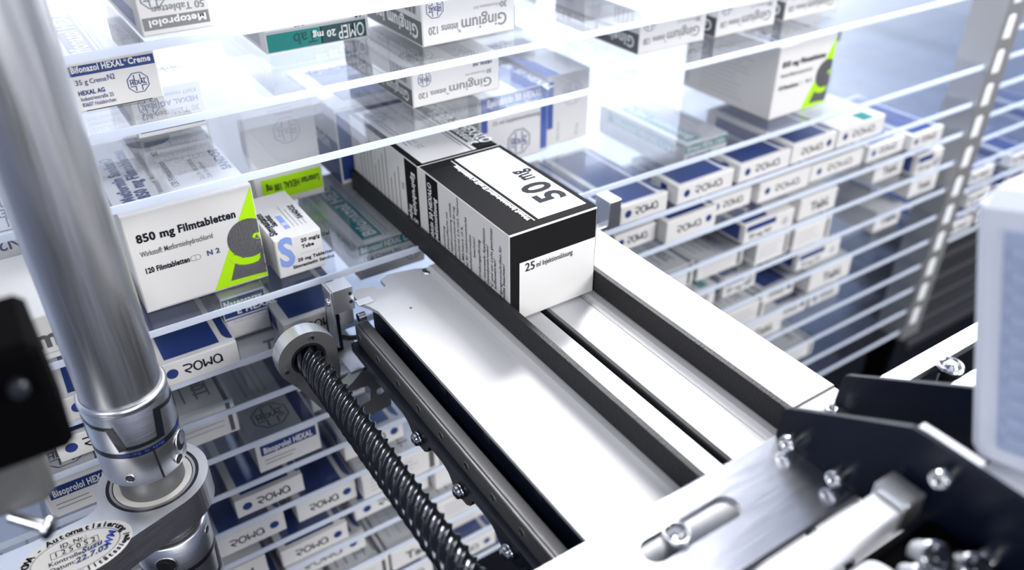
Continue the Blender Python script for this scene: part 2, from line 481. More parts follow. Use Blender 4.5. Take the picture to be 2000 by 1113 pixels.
def omep_flap(f, w, h):
    f.rect(.47*w, .56*h, .985*w, .97*h, 'ink_teal'); f.rect(.03*w, .56*h, .48*w, .97*h, 'ink_deepteal')
    f.rect(.03*w, .50*h, .985*w, .555*h, 'ink_palegrey')
    f.text('OMEP', .05*w, .62*h, .36*h, 'ink_white', False, fit=.26*w); f.text('20 mg', .335*w, .68*h, .17*h, 'ink_white', True)
    f.text('Tab', .52*w, .63*h, .30*h, 'ink_deepteal')
    f.text('60', .06*w, .36*h, .15*h, 'ink_text', True); f.text('magensaftresistente Tabletten', .13*w, .36*h, .12*h, 'ink_midgrey'); f.text('N3', .63*w, .34*h, .15*h, 'ink_text', True)
def omep_paint(F, w, h, d):
    F['top'].lines(.2*w, .02, .05, 4, .006, .0006, 'ink_palegrey', 90); F['left'].rect(.01, .5*h, d, .9*h, 'ink_palegrey')
carton('white carton with upside-down teal and dark green band on the second shelf', .1387, .0677, ZT[1], .0642, .0248, .10, omep_paint, omep_flap, flip=True)

def ging_flap(f, w, h):
    f.text('Gingium', .09*w, .60*h, .27*h, 'ink_midgrey', False, fit=.50*w); f.text('®', .60*w, .78*h, .06*h, 'ink_midgrey')
    f.text('intens 120', .625*w, .64*h, .17*h, 'ink_midgrey', fit=.31*w)
    f.text('30', .09*w, .38*h, .13*h, 'ink_midgrey'); f.text('Filmtabletten N1', .17*w, .39*h, .07*h, 'ink_palegrey')
    f.text('HEXAL AG', .09*w, .16*h, .09*h, 'ink_logo', True)
    f.logo(.86*w, .30*h, .20*h, 'ink_logo')
    f.rect(0.001, .115*h, w-.001, .128*h, 'ink_palegrey')
def ging_paint(F, w, h, d):
    l = F['left']
    l.rect(.0, .52*h, d, .97*h, 'ink_grey'); l.text('Gingium intens 120', .004, .62*h, .29*h, 'ink_white', True)
    for k in range(14): l.rect(.006+.0016*k, .06*h, .006+.0016*k+(.0004, .0009, .0006)[k % 3], .42*h, 'ink_text')
    l.logo(d-.018, .28*h, .19*h, 'ink_logo')
    t = F['top']; t.logo(.25*w, .022, .011, 'ink_midgrey'); t.rect(.55*w, .0, .8*w, d, 'ink_palegrey'); t.lines(.12*w, .04, .05, 3, .005, .0007, 'ink_palegrey', 90)
    F['right'].rect(0, .52*h, d, .97*h, 'ink_grey')
GR = 'upside-down white herbal tablet cartons'
g1 = carton('upside-down white tablet carton with grey side band and barcode, left one on the second shelf', .2191, .0294, ZT[1], .0644, .0305, .10, ging_paint, ging_flap, flip=True, group=GR)
g2 = carton('upside-down white tablet carton directly above the rear black-topped carton', .2117, .0329, ZT[2], .0621, .0238, .10, ging_paint, ging_flap, flip=True, group=GR)
for lab, x, y, z in [('blurred upside-down white tablet carton standing left of two alike on the third shelf', .3914, .0345, ZT[2]),
                     ('blurred upside-down white tablet carton in the middle of three on the third shelf', .4660, .0335, ZT[2]),
                     ('blurred upside-down white tablet carton nearest the post on the third shelf', .5420, .0345, ZT[2])]:
    c = copy_tree(g1, (x, y, z)); c['label'] = lab

# blue and white injection carton + neighbour
def epi_flap(f, w, h):
    f.rect(.0008, .70*h, w-.0008, h-.0008, 'ink_blue'); f.rect(w-.0065, .06*h, w-.0008, .75*h, 'ink_blue')
    f.rect(.0008, .5*h, .006, .75*h, 'ink_blue')
    f.text('Epirubicin 50 HEXAL', .006, .86*h, .0056, 'ink_white', True, fit=.8*w); f.text('Injektionslösung', .38*w, .75*h, .0048, 'ink_white', True, fit=.46*w)
    f.text('25 ml Injektionslösung', .010, .58*h, .0036, 'ink_midgrey')
    f.logo(.56*w, .26*h, .0105, 'ink_logo')
def epi_paint(F, w, h, d):
    t = F['top']; t.rect(.55*w, 0, w-.0005, d, 'ink_blue'); t.text('Epirubicin 50 HEXAL', .86*w, d-.006, .008, 'ink_white', True, -90); t.text('50 mg', .3*w, .03, .012, 'ink_blue', True, 90)
    F['left'].rect(d-.016, 0, d-.003, h, 'ink_palegrey'); F['left'].lines(.01, .9*h, .05, 8, .005, .0006, 'ink_palegrey')
carton('blue and white injection carton behind the black-topped pair', .2827, .073, ZT[3], .0588, .0534, .09, epi_paint, epi_flap)
def pale_flap(f, w, h):
    f.logo(.6*w, .70*h, .0100, 'ink_palegrey'); f.rect(.0006, .25*h, .006, .92*h, 'ink_blue')
    f.text('Epirubicin', .012, .06*h, .003, 'ink_palegrey', False, 90); f.text('50 mg', .03, .06*h, .003, 'ink_palegrey', False, 90)
def pale_paint(F, w, h, d):
    F['top'].rect(0, 0, .3*w, d, 'ink_blue'); F['top'].text('HEXAL', .25*w, .06, .006, 'ink_white', True, -90)
carton('tall pale carton with faint octagon emblem beside the blue injection carton', .3447, .079, ZT[3], .040, .0552, .09, pale_paint, pale_flap)

def green_flap(f, w, h):
    f.rect(.001, .71*h, .90*w, .935*h, 'ink_green'); f.text('Losartan HEXAL 100 mg', .06*w, .78*h, .0054, 'ink_text', True, fit=.78*w)
    f.text('100', .34*w, .59*h, .0048, 'ink_midgrey'); f.text('Tabletten N2', .54*w, .59*h, .0042, 'ink_midgrey')
    f.logo(.42*w, .27*h, .0095, 'ink_palegrey'); f.lines(.3*w, .1*h, .02, 3, .003, .0006, 'ink_palegrey')
carton('upright white carton with lime green band low on its front, behind the big tablet carton', .1254, .1019, ZT[3], .0474, .0695, .10, None, green_flap, flip=True)

def s_flap(f, w, h):
    f.text('S', .06*w, .30*h, .80*h, 'ink_skyblue', True, sx=.75)
    for k, (a, b) in enumerate([('20 mg/g Gel', .80), ('Tube', .64)]): f.text(a, .55*w, b*h, .0026, 'ink_text', True)
    f.line((.48*w, .50*h), (.94*w, .50*h), .0003, 'ink_palegrey')
    f.text('20 mg Tabletten', .42*w, .32*h, .0024, 'ink_text', True); f.text('Simvastatin Sandoz', .30*w, .17*h, .0024, 'ink_text', True)
def s_paint(F, w, h, d):
    t = F['top']; t.text('Simvastatin', .17*w, .006, .0048, 'ink_text', True, 90); t.text('Sandoz', .30*w, .016, .004, 'ink_text', True, 90)
    t.rect(.38*w, .010, .5*w, .028, 'ink_skyblue'); t.text('30', .48*w, .014, .003, 'ink_white', True, 90); t.text('SANDOZ', .88*w, .018, .0034, 'ink_text', True, 90)
    t.lines(.58*w, .01, .03, 4, .0025, .0005, 'ink_palegrey', 90)
carton('small white carton with a big pale blue letter, right of the big tablet carton', .1077, .0117, ZT[3], .0281, .0252, .058, s_paint, s_flap)

def teal_flap(f, w, h):
    f.rect(.0005, .70*h, w-.0006, .95*h, 'ink_teal'); f.text('Bifonazol HEXAL Creme', .0022, .76*h, .0050, 'ink_white', True, fit=w-.006)
    f.text('15 g Creme N1', .003, .52*h, .0032, 'ink_logo', True); f.lines(.003, .40*h, .026, 4, .0028, .0006, 'ink_palegrey'); f.logo(.82*w, .35*h, .006, 'ink_logo')
tl = carton('white cream carton with teal bands lying under the gripper table corner', .1672, .0396, ZT[4], .0482, .0270, .11, bif_paint('ink_teal'), teal_flap)
c = copy_tree(tl, (.4542, .0385, ZT[4])); c['label'] = 'blurred white cream carton with teal bands behind flat cartons on the fifth shelf'

# big tablet carton with the green corner
def metf_flap(f, w, h):
    f.text('850 mg', .0050, .0430, .0052, 'ink_text', True, fit=.0195); f.text('Filmtabletten', .0262, .0430, .0050, 'ink_text', True, fit=.031)
    f.text('Wirkstoff: Metforminhydrochlorid', .0050, .0345, .0036, 'ink_grey', False, fit=.038)
    f.text('120 Filmtabletten', .0048, .0242, .0036, 'ink_text', True, fit=.0235)
    f.path([(.0305+.0016*math.cos(t)+(.0022 if math.cos(t) > 0 else 0), .0254+.0016*math.sin(t)) for t in [2*PI*k/24 for k in range(25)]], .0003, 'ink_midgrey')
    f.line((.0316, .0240), (.0316, .0268), .0002, 'ink_midgrey')
    f.text('N 2', .0378, .0246, .0034, 'ink_logo', True)
    f.poly([(w-.0006, h-.002), (w*.985, h-.0015), (.0375, .0012), (w-.0006, .0012)], 'ink_green', 1)
    E = w-.0006
    f.poly([(.0618+.0120*math.cos(t), .0282+.0122*math.sin(t)) for t in [R(58)+R(244)*k/44 for k in range(45)]]+[(E, .0155), (E, .0392)], 'ink_grey', 2)
    f.poly([(E, .0264), (.0660, .0264), (.0645, .0272), (.0637, .0285), (.0645, .0299), (.0660, .0306), (E, .0306)], 'ink_green', 4)
    f.poly([(.0472, .0045), (.0515, .0148), (.0535, .0133), (.0570, .0121), (.0610, .0117), (.0645, .0122), (.0660, .0138), (.0662, .0160), (E, .0190), (E, .0035), (.0600, .0040)], 'ink_grey', 2)
    f.poly([(.0485, .0195), (.0520, .0163), (.0565, .0148), (.0610, .0146), (.0645, .0157), (.0655, .0146), (.0645, .0128), (.0610, .0122), (.0570, .0126), (.0530, .0140), (.0500, .0160)], 'ink_green', 3)
    rows = [(.0585, .0372), (.0535, .0338), (.0512, .0304), (.0510, .0270), (.0507, .0236), (.0520, .0202), (.0560, .0170)]
    for u, v in rows:
        f.text('SANDOZ ▲ SANDOZ'[:int(max(3, (E-u-.0005)/.00185))], u, v, .0023, 'ink_pattern', True, 0, lay=5)
    for u, v in [(.052, .0075), (.050, .0052)]: f.text('SANDOZ SAN', u, v, .0021, 'ink_pattern', True, lay=5)
    f.rect(.10*w, .013*h, .9*w, .022*h, 'ink_palegrey')
def metf_paint(F, w, h, d):
    t = F['top']
    t.text('Metformin Sandoz®', .0115, .014, .0070, 'ink_logo', True, 90, fit=.064); t.text('850 mg Filmtabletten', .0195, .014, .0070, 'ink_logo', True, 90, fit=.072)
    t.text('Wirkstoff: Metforminhydrochlorid', .0270, .016, .0034, 'ink_midgrey', False, 90); t.text('120 Filmtabletten', .0360, .018, .0042, 'ink_grey', False, 90)
    t.text('N2', .0360, .066, .0040, 'ink_grey', True, 90)
    t.text('Zul.-Nr. 50123.00.00', .0500, .020, .0028, 'ink_midgrey', False, 90); t.text('Zum Einnehmen', .0540, .020, .0028, 'ink_midgrey', False, 90)
    t.text('SANDOZ', .0665, .026, .0056, 'ink_logo', True, 90)
    t.poly(circle(.036, .094, .013, 28, PI, 2*PI, False), 'ink_grey', 1)
    l = F['left']; l.lines(.02, .85*h, .06, 12, .0040, .0007, 'ink_palegrey'); l.rect(.004, .1*h, .006, .9*h, 'ink_palegrey')
mf = carton('big white tablet carton with lime green corner, 850 mg, right of the steel pole', .0344, .0189, ZT[3], .0687, .0599, .1018, metf_paint, metf_flap)
c = copy_tree(mf, (.5276, .0200, ZT[3])); c['label'] = 'big blurred white carton with lime green corner, far right under the white tablet cartons'

def left_flap(f, w, h):
    f.rect(.001, .73*h, w-.001, .99*h, 'ink_skyblue'); f.text('Allopurinol HEXAL® 100', .005, .80*h, .0062, 'ink_text', True, fit=w-.008)
    f.text('N2', .003, .55*h, .0075, 'ink_logo'); f.text('100 Tabletten', .014, .56*h, .0062, 'ink_midgrey')
    f.logo(.15*w, .30*h, .0120, 'ink_logo'); f.text('HEXAL AG', .32*w, .20*h, .0045, 'ink_logo', True); f.text('83607 Holzkirchen', .32*w, .08*h, .0042, 'ink_midgrey')
carton('upside-down white carton with sky blue band, left of the steel pole', -.0720, .0925, ZT[3], .0635, .0637, .10, inv_paint('ink_skyblue'), left_flap, flip=True)
def plain_flap(word):
    def flap(f, w, h):
        f.text(word, .55*w, .30*h, .45*h, 'ink_grey', True, align='c'); f.lines(.1*w, .15*h, .6*w, 1, .002, .0006, 'ink_palegrey')
    return flap
carton('low white carton lettered in grey, left of the steel pole below the sky blue band', -.030, .0045, ZT[3], .050, .026, .07, None, plain_flap('immun'))

def nas_flap(f, w, h):
    f.rect(.0005, .52*h, w-.0006, h-.001, 'ink_navy'); f.text('Nasenspray', .0012, .78*h, .0048, 'ink_white', True, fit=w-.0035); f.text('E HEXAL', .30*w, .57*h, .0046, 'ink_white', True)
    f.rect(.0005, .455*h, w-.0006, .485*h, 'ink_blue'); f.text('10 ml', .004, .37*h, .0022, 'ink_palegrey'); f.lines(.011, .39*h, .013, 1, .002, .0004, 'ink_palegrey')
    f.rect(.15*w, .03*h, .75*w, .05*h, 'ink_palegrey')
def nas_paint(F, w, h, d):
    F['top'].logo(.5*w, .014, .0080, 'ink_logo'); F['top'].rect(.001, .028, w-.001, d-.002, 'ink_navy'); l = F['left']; l.rect(.0, .52*h, d-.001, h-.001, 'ink_navy')
carton('nasal spray carton with navy upper half between two flat navy-topped cartons', .0738, .0232, ZT[4], .0262, .0292, .085, nas_paint, nas_flap)

# the two black-topped injection cartons held by the belts
def inj_flap(f, w, h):
    f.rect(.0004, .0008, .0062, h-.0008, 'ink_black'); f.rect(.0062, .665*h, w-.0008, h-.0008, 'ink_black')
    f.text('25', .0096, .0300, .0056, 'ink_text', False, fit=.0062); f.text('ml Injektionslösung', .0168, .0304, .0036, 'ink_text', False, fit=.0240)
    f.rect(.0075, .008*h, .6*w, .016*h, 'ink_palegrey')
def inj_paint(F, w, h, d):
    t = F['top']
    t.rect(.0003, .0003, w-.0003, d-.0003, 'ink_black'); t.rect(.0225, .0062, w-.0030, d-.0035, 'ink_white', 2)
    t.text('50', .0505, .0185, .0190, 'ink_text', True, 90, fit=.0240, lay=4); t.text('mg', .0490, .0470, .0125, 'ink_text', True, 90, fit=.0135, lay=4)
    t.line((.0200, .006), (.0200, d-.004), .0007, 'ink_white', 2)
    t.text('Wirkstoff: Epirubicinhydrochlorid 50 mg/25 ml Injektionslösung', .0190, .0080, .0028, 'ink_white', True, 90, fit=.078)
    l = F['left']
    l.rect(.0085, .0008, .0228, h-.0008, 'ink_black')
    l.text('Epirubicin 50 HEXAL®', .0150, .0045, .0046, 'ink_white', True, 90, fit=.045); l.text('Injektionslösung', .0205, .0100, .0046, 'ink_white', True, 90, fit=.032)
    for k, s in enumerate(['Injektionslösung', '1 Durchstechflasche mit', '25 ml Injektionslösung enthält', 'Epirubicinhydrochlorid 50 mg,', 'Natriumchlorid, 2 N HCl, Natrium-', 'laktat, Milchsäure 10 %,', 'Wasser für Injektionszwecke', 'Gebrauchsinformation', 'beachten!']):
        l.text(s, .0292+.0043*k, .0065 if k < 8 else .024, .0026, 'ink_text', False, 90)
    for k, (s, v, u) in enumerate([('Verschreibungspflichtig', .006, .0690), ('Nur zur intravasale Applikation', .004, .0742), ('nicht Gewebsnekrosen!', .006, .0776), ('2-8 °C und vor Licht geschützt', .008, .0818), ('aufbewahren!', .0150, .0850), ('Entsorgungsvorschriften für', .006, .0905), ('Zytostatika beachten!', .005, .0937)]):
        l.text(s, u, v, .0027, 'ink_text', False, 90)
    F['right'].rect(.0, .0, d, h, 'ink_black')
carton('injection carton with black top band, 50 mg, front one clamped between the belts', .1963, -.0971, .0004, .0569, .0545, .0975, inj_paint, inj_flap, group='black-topped injection cartons')
def rear_paint(F, w, h, d):
    t = F['top']
    t.rect(.0003, .0003, .0045, d-.0003, 'ink_black'); t.rect(.0003, .0003, w-.0003, .0025, 'ink_black'); t.rect(.0425, .0003, w-.0003, d-.0003, 'ink_black')
    t.text('Epirubicin 50 HEXAL®', .0500, .0860, .0090, 'ink_white', True, -90, fit=.078, lay=3, align='l'); t.text('Injektionslösung', .0440, .0700, .0078, 'ink_white', True, -90, fit=.060)
    t.line((.0395, .003), (.0395, d-.003), .0008, 'ink_text'); t.line((.0370, .012), (.0370, d-.01), .0006, 'ink_midgrey')
    t.text('25 ml Injektionslösung', .0340, .082, .0034, 'ink_midgrey', False, -90); t.text('50', .022, .072, .014, 'ink_palegrey', False, 90); t.text('25 ml', .017, .022, .005, 'ink_palegrey', False, 90)
    t.lines(.009, .03, .06, 2, .003, .0006, 'ink_midgrey', 90)
    l = F['left']; l.rect(.0815, .0005, d-.0006, h-.0005, 'ink_black')
    l.text('Epirubicin 50', .0905, .046, .0052, 'ink_white', True, -90); l.text('Injekt', .0850, .022, .0046, 'ink_white', True, -90)
    for k in range(11): l.line((.014+.0058*k, .004+.002*(k % 3)), (.014+.0058*k, .030+.006*((k*5) % 4)), .0011, 'ink_midgrey')
    l.text('30', .0760, .034, .004, 'ink_midgrey', False, -90)
carton('rear injection carton with black right edge on top, half under the third glass shelf', .1963, .0018, ZT[3]+.0001, .0569, .0522, .099, rear_paint, None, group='black-topped injection cartons')

def navy_paint(F, w, h, d):
    F['left'].rect(.0, .0, d, .55*h, 'ink_navy'); F['left'].text('Epirubicin', .02, .4*h, .010, 'ink_white', True); F['top'].rect(.2*w, .01, .8*w, d-.01, 'ink_navy')
def navy_flap(f, w, h):
    f.rect(.001, .05*h, w-.001, .95*h, 'ink_navy')
carton('navy sided carton added behind the rear injection carton to block wall glare', .1880, .106, ZT[3], .058, .056, .09, navy_paint, navy_flap)  # added carton, keeps the bright wall's reflection off the glass over the teal carton
# ------------------------------------------------------------------ flat navy-topped cartons and other fillers
def flat_paint(F, w, h, d):
    t = F['top']; b = .0052
    t.poly([(b, b*.75), (w-b*1.6, b*.75), (w-b*1.6, d-b), (b, d-b)], 'ink_navy')
    t.rect(w-b*1.0, .012, w-.0006, d-b, 'ink_navy')
    t.poly([(w-b*1.0, .012)]+[(w-b*1.0+.0046*(1-math.cos(a)), .012-.008*math.sin(a)) for a in [k*PI/12 for k in range(7)]]+[(w-.0006, .012)], 'ink_navy', 2)
    for s in ('left', 'right'): F[s].rect(.012, .18*h, d-.012, .82*h, 'ink_navy')
def flat_flap(side):
    def flap(f, w, h):
        c = .16*w if side == 'l' else .84*w
        f.poly(circle(c, .52*h, .0032, 20), 'ink_navy')
        f.wordmark(.30*w if side == 'l' else .20*w, .34*h, .50*w, .0058, 'ink_text')
    return flap
def logo_paint(F, w, h, d):
    t = F['top']; t.rect(.78*w, .002, w-.001, d-.002, 'ink_navy'); t.text('HEXAL 250', .93*w, d-.01, .006, 'ink_white', True, -90)
    t.logo(.42*w, .020, .0125, 'ink_grey'); t.lines(.25*w, .045, .05, 4, .0045, .0007, 'ink_midgrey', 90)
    F['left'].lines(.01, .7*h, .06, 3, .004, .0006, 'ink_palegrey')
def logo_flap(word):
    def flap(f, w, h):
        f.rect(.07*w, .52*h, .95*w, .84*h, 'ink_navy'); f.text(word, .11*w, .58*h, .20*h, 'ink_white', True, fit=.78*w); f.lines(.10*w, .35*h, .6*w, 2, .003, .0006, 'ink_midgrey')
    return flap
def grey_paint(F, w, h, d):
    t = F['top']; t.lines(.12*w, .01, .06, 5, .0075, .0012, 'ink_midgrey', 90); t.rect(.86*w, .0, .93*w, d, 'ink_grey')
    t.text('100 mg', .7*w, .012, .009, 'ink_midgrey', True, 90); F['left'].rect(0, .2*h, d, .8*h, 'ink_palegrey')
def grey_flap(f, w, h):
    f.lines(.1*w, .75*h, .75*w, 4, .0038, .0009, 'ink_palegrey'); f.rect(.86*w, .002, .93*w, h-.002, 'ink_grey')
def dark_paint(F, w, h, d):
    t = F['top']; t.poly([(.05*w, .004), (.5*w, .004), (.75*w, .03), (.75*w, d-.01), (.05*w, d-.01)], 'ink_navy'); t.text('Tamoxifen', .4*w, .012, .008, 'ink_white', True, 90); F['left'].rect(.005, .1*h, d-.005, .9*h, 'ink_navy')
def dark_flap(f, w, h):
    f.rect(.04*w, .62*h, .62*w, .93*h, 'ink_navy'); f.text('20 mg N3', .1*w, .2*h, .28*h, 'ink_midgrey', True); f.poly(circle(.82*w, .45*h, .22*h, 16), 'ink_palegrey')
def greenlab_paint(F, w, h, d):
    F['top'].rect(.55*w, .002, .80*w, .016, 'ink_teal'); F['top'].lines(.15*w, .02, .05, 4, .008, .0012, 'ink_palegrey', 90)

def plain_paint(F, w, h, d):
    F['top'].lines(.15*w, .015, .06, 4, .009, .0010, 'ink_palegrey', 90); F['left'].lines(.01, .6*h, .07, 2, .004, .0006, 'ink_palegrey')
ORD = ['first', 'second', 'third', 'fourth', 'fifth', 'sixth', 'seventh', 'eighth', 'ninth', 'tenth', 'eleventh', 'twelfth', 'thirteenth', 'fourteenth', 'fifteenth', 'sixteenth']
occ = {i: [] for i in range(14)}
flats = {}
def flat(i, x0, x1, y, h, d, side='l', look='flat', label=None):
    w = round((x1-x0)*500)/500
    key = (look, w, side)
    GRP = {'flat': 'flat navy-topped cartons', 'logo': 'navy-edged emblem cartons', 'grey': 'grey-printed cartons', 'dark': 'navy-corner cartons', 'green': 'flat cartons with teal label', 'plain': 'plain pale cartons'}[look]
    if key in flats:
        o = copy_tree(flats[key][0], (x0, y, ZT[i])); o.scale = (1, 1, 1)
    else:
        P = dict(flat=(flat_paint, flat_flap(side)), logo=(logo_paint, logo_flap('Bisoprolol HEXAL')), grey=(grey_paint, grey_flap), dark=(dark_paint, dark_flap), green=(greenlab_paint, flat_flap(side)), plain=(plain_paint, plain_flap('Tabl.')))[look]
        o = carton('', x0, y, ZT[i], w, h, d, P[0], P[1], group=GRP)
        flats[key] = (o, h, d)
    occ[i].append((x0, x0+w, o, look, label))
    return o
# fifth shelf (just below the table level)
flat(4, .0290, .0728, -.0008, .0152, .10, 'l', 'flat', 'flat navy-topped carton lettered on its front, right of the shaft coupling on the fifth shelf')
flat(4, .1005, .1440, -.0008, .0165, .10, 'l', 'flat', 'flat navy-topped carton behind the small sensor block on the fifth shelf')
flat(4, -.020, .0260, -.0008, .0152, .10, 'l', 'flat', 'flat navy-topped carton mostly behind the steel pole on the fifth shelf')
flat(4, -.070, -.0240, .0008, .0152, .10)
flat(4, .300, .3540, .002, .0158, .10)
flat(4, .3577, .4041, .0015, .0158, .10)
flat(4, .4145, .4740, .0020, .0155, .031)
flat(4, .4815, .5420, .0025, .0162, .031)
flat(4, .5440, .6000, .0030, .0172, .10, 'r')
flat(4, .6025, .6660, .0030, .0178, .10, 'l', 'green')
flat(5, .3620, .4030, .0110, .0160, .10)
flat(5, .4060, .4600, .0010, .0190, .10, 'r')
flat(5, .4640, .5120, .0120, .0165, .10)
flat(5, .5165, .5800, .0075, .0190, .10)
flat(5, .5850, .6560, .0100, .0165, .10)
flat(5, .6620, .7160, .0080, .0175, .10)
# left, lower shelves
flat(6, .0284, .0660, .0163, .0265, .09, 'l', 'grey')
flat(7, .0700, .1120, .0043, .0262, .10, 'l', 'logo', 'emblem carton with navy edge standing on the eighth shelf beside the ball screw')
flat(8, .0500, .0960, .0060, .0195, .14, 'l')
flat(9, .0880, .1320, .0080, .0190, .15, 'r')
flat(9, .0310, .0780, .0080, .0180, .15, 'r')
flat(8, -.0300, .0160, .0060, .0180, .14, 'l')
flat(8, .1300, .1760, .0150, .0180, .14, 'r')
flat(7, -.0120, .0360, .0100, .0180, .14, 'l')
flat(7, .1200, .1660, .0400, .0170, .14, 'l')
flat(5, .0800, .1300, .0350, .0200, .10, 'l', 'plain')
flat(5, -.0300, .0150, .0080, .0170, .10, 'l')
flat(6, .1100, .1560, .0300, .0200, .10, 'l', 'plain')
flat(6, -.0440, -.0060, .0030, .0262, .10, 'l', 'logo', 'emblem carton with navy label band seen left of the shaft coupling')
rg = random.Random(11)
looks = {5: ['flat', 'flat', 'grey'], 6: ['grey', 'dark', 'plain'], 7: ['grey', 'plain', 'grey', 'dark'], 8: ['plain', 'grey', 'dark', 'green'], 9: ['flat', 'grey', 'plain'], 10: ['flat', 'grey', 'plain'], 11: ['flat', 'grey'], 12: ['grey', 'plain'], 13: ['flat']}
def visible(x0, x1, y, z, h):
    poly = [(700, 570), (860, 480), (1171, 445), (1625, 762), (1560, 1113), (1000, 1113)]
    def inside(u, v):
        r = False
        for (a, b), (c, d) in zip(poly, poly[1:]+poly[:1]):
            if (b > v) != (d > v) and u < (c-a)*(v-b)/(d-b)+a: r = not r
        return r
    n = 0
    for u in (x0, (x0+x1)/2, x1):
        for q, yy in ((0, y), (h, y), (h, y+.06)):
            a, b, _ = project((u, yy, z+q))
            if -20 < a < 2020 and -20 < b < 1130 and not inside(a, b): n += 1
    return n >= 2
for i in range(5, 14):
    gap = (ZC[i-1]-ZC[i])-.004
    x = -.15
    while x < .785:
        w = rg.choice([.042, .046, .05, .056, .062]); y = rg.choice([.002, .004, .008, .014]); lk = rg.choice(looks[i]); sd = rg.choice('lr')
        h = rg.choice([.0155, .017, .0185]) if lk in ('flat',) else rg.choice([.018, .021, .024])
        h = min(h, gap-.003)
        hit = [q for q in occ[i] if x < q[1]+.002 and x+w > q[0]-.002]
        if hit: x = max(q[1] for q in hit)+.003; continue
        if x+w > .80: break
        empty_right = i >= 11 and x > .60 or (i >= 9 and x > .70) or (i <= 8 and -.15 < x < .30) or (i == 13 and x > .5)
        if not empty_right and visible(x, x+w, y, ZT[i], h) and rg.random() < (.70 if x < .3 else .84):
            flat(i, x, x+w, y, h, .10, sd, lk)
        x += w+rg.choice([.003, .005, .010])
for i in range(14):
    row = sorted(occ[i], key=lambda q: q[0])
    for k, (a, b, o, look, label) in enumerate(row):
        kind = {'flat': 'flat navy-topped carton', 'logo': 'emblem carton with navy edge', 'grey': 'grey-printed carton with dark stripe', 'dark': 'white carton with navy corner', 'green': 'flat carton with teal top label', 'plain': 'plain pale carton with faint print'}[look]
        o['label'] = label or f'{kind}, {ORD[k]} from left on the {NM[i]} shelf'
# next bay cartons
nb = [(.850, -.208, 'flat'), (.905, -.208, 'flat'), (.962, -.208, 'flat'), (1.02, -.208, 'flat'), (.87, -.176, 'flat'), (.95, -.176, 'dark'), (1.03, -.176, 'flat'), (.86, -.146, 'flat'), (.94, -.146, 'flat'), (1.01, -.116, 'flat')]
for k, (x, z, lk) in enumerate(nb):
    key = [q for q in flats if q[0] == lk and abs(q[1]-.046) < .009][0]
    o = copy_tree(flats[key][0], (x, .004, z+.002))
    o['label'] = f'blurred {"flat blue-topped" if lk == "flat" else "navy-corner"} carton beyond the perforated post, {ORD[k]} from the lowest shelf up'
    o['group'] = 'cartons in the next bay'
# whitish cartons deep on the upper shelves
deep = [(.30, .10, 0, .06, .026), (.385, .09, 1, .062, .026), (.47, .12, 1, .06, .026), (.56, .10, 1, .06, .026), (.31, .13, 2, .06, .024), (.63, .05, 1, .05, .024), (.62, .10, 3, .06, .05), (.145, .20, 3, .05, .04), (.02, .16, 3, .06, .045)]
for k, (x, y, i, w, h) in enumerate(deep):
    pf = [None, teal_flap, plain_flap('Tabletten'), plain_flap('Filmtabl.')][k % 4]
    carton(f'pale white carton deep on the {NM[i]} shelf, {ORD[k]} of the pale ones', x, y, ZT[i], w, h, .10, inv_paint('ink_palegrey') if k % 2 else None, pf, group='pale cartons deep on the upper shelves', flip=bool(k % 2))

# ------------------------------------------------------------------ gripper table
gt = empty('gripper_table', (.19, -.15, -.006), 'brushed aluminium gripper table with two upright black belts', 'gripper table')
GO = Vector((.19, -.15, -.006))
class G(MB):
    def build(s, name, parent=gt, loc=None):
        o = Vector((0, 0, 0)); q = parent
        while q is not None: o += Vector(q.location); q = q.parent
        s.v = [tuple(Vector(v)-o) for v in s.v]
        return MB.build(s, name, parent, loc)
XY = lambda a, b, h: Vector((a, b, h))
YF, YB = -.300, -.0165
pts = [(.1438, YF), (.1880, YF), (.1880, -.0172), (.1845, -.0160), (.1813, -.0144), (.1646, -.0109), (.1588, -.0144), (.1588, -.0216), (.1564, -.0234), (.1532, -.0226), (.1526, -.0183), (.1430, -.0158), (.1385, -.0200), (.1385, -.0300), (.1412, -.0350), (.1438, -.0430)]
fixnormals(G().prism(pts, XY, 'plate', -.0052, -.0030, [circle(.1605, -.0500, .0009, 12)]).build('left_plate'))['label'] = 'wide brushed left plate'
sec = [(.1835, -.0030), (.1865, -.0028), (.1880, -.0010), (.1888, -.0002), (.1965, -.0002), (.1965, -.0040), (.1835, -.0040)]
XZ = lambda y0: None
def extr(mb, prof, y0, y1, m):
    return mb.prism(prof, lambda a, b, h: Vector((a, h, b)), m, y0, y1)
fixnormals(extr(G(), sec, YF, -.0200, 'plate').build('belt_ledge'))
fixnormals(extr(G(), [(.1965, -.0003), (.2170, -.0003), (.2170, -.0030), (.1965, -.0030)], YF, -.004, 'plate').build('bed_strip'))
sec2 = [(.2232, -.0003), (.2445, -.0008), (.2462, -.0018), (.2480, -.0016), (.2500, -.0004), (.2575, -.0002), (.2575, -.0040), (.2232, -.0030)]
fixnormals(extr(G(), sec2, YF, -.004, 'plate').build('bed_strip'))
fixnormals(extr(G(), [(.2570, .0110), (.2885, .0110), (.2890, .0105), (.2890, -.0060), (.2870, -.0060), (.2870, .0090), (.2570, .0090)], -.2345, -.0300, 'plate').build('right_plate'))['label'] = 'wide bright right plate'
G().box(.2171, .2231, YF, -.004, -.0200, -.0190, 'black').box(.2225, .2232, YF, -.004, -.0190, -.0031, 'dark_grey').box(.2164, .2170, YF, -.1, -.0190, -.0031, 'black').build('slot_channel')
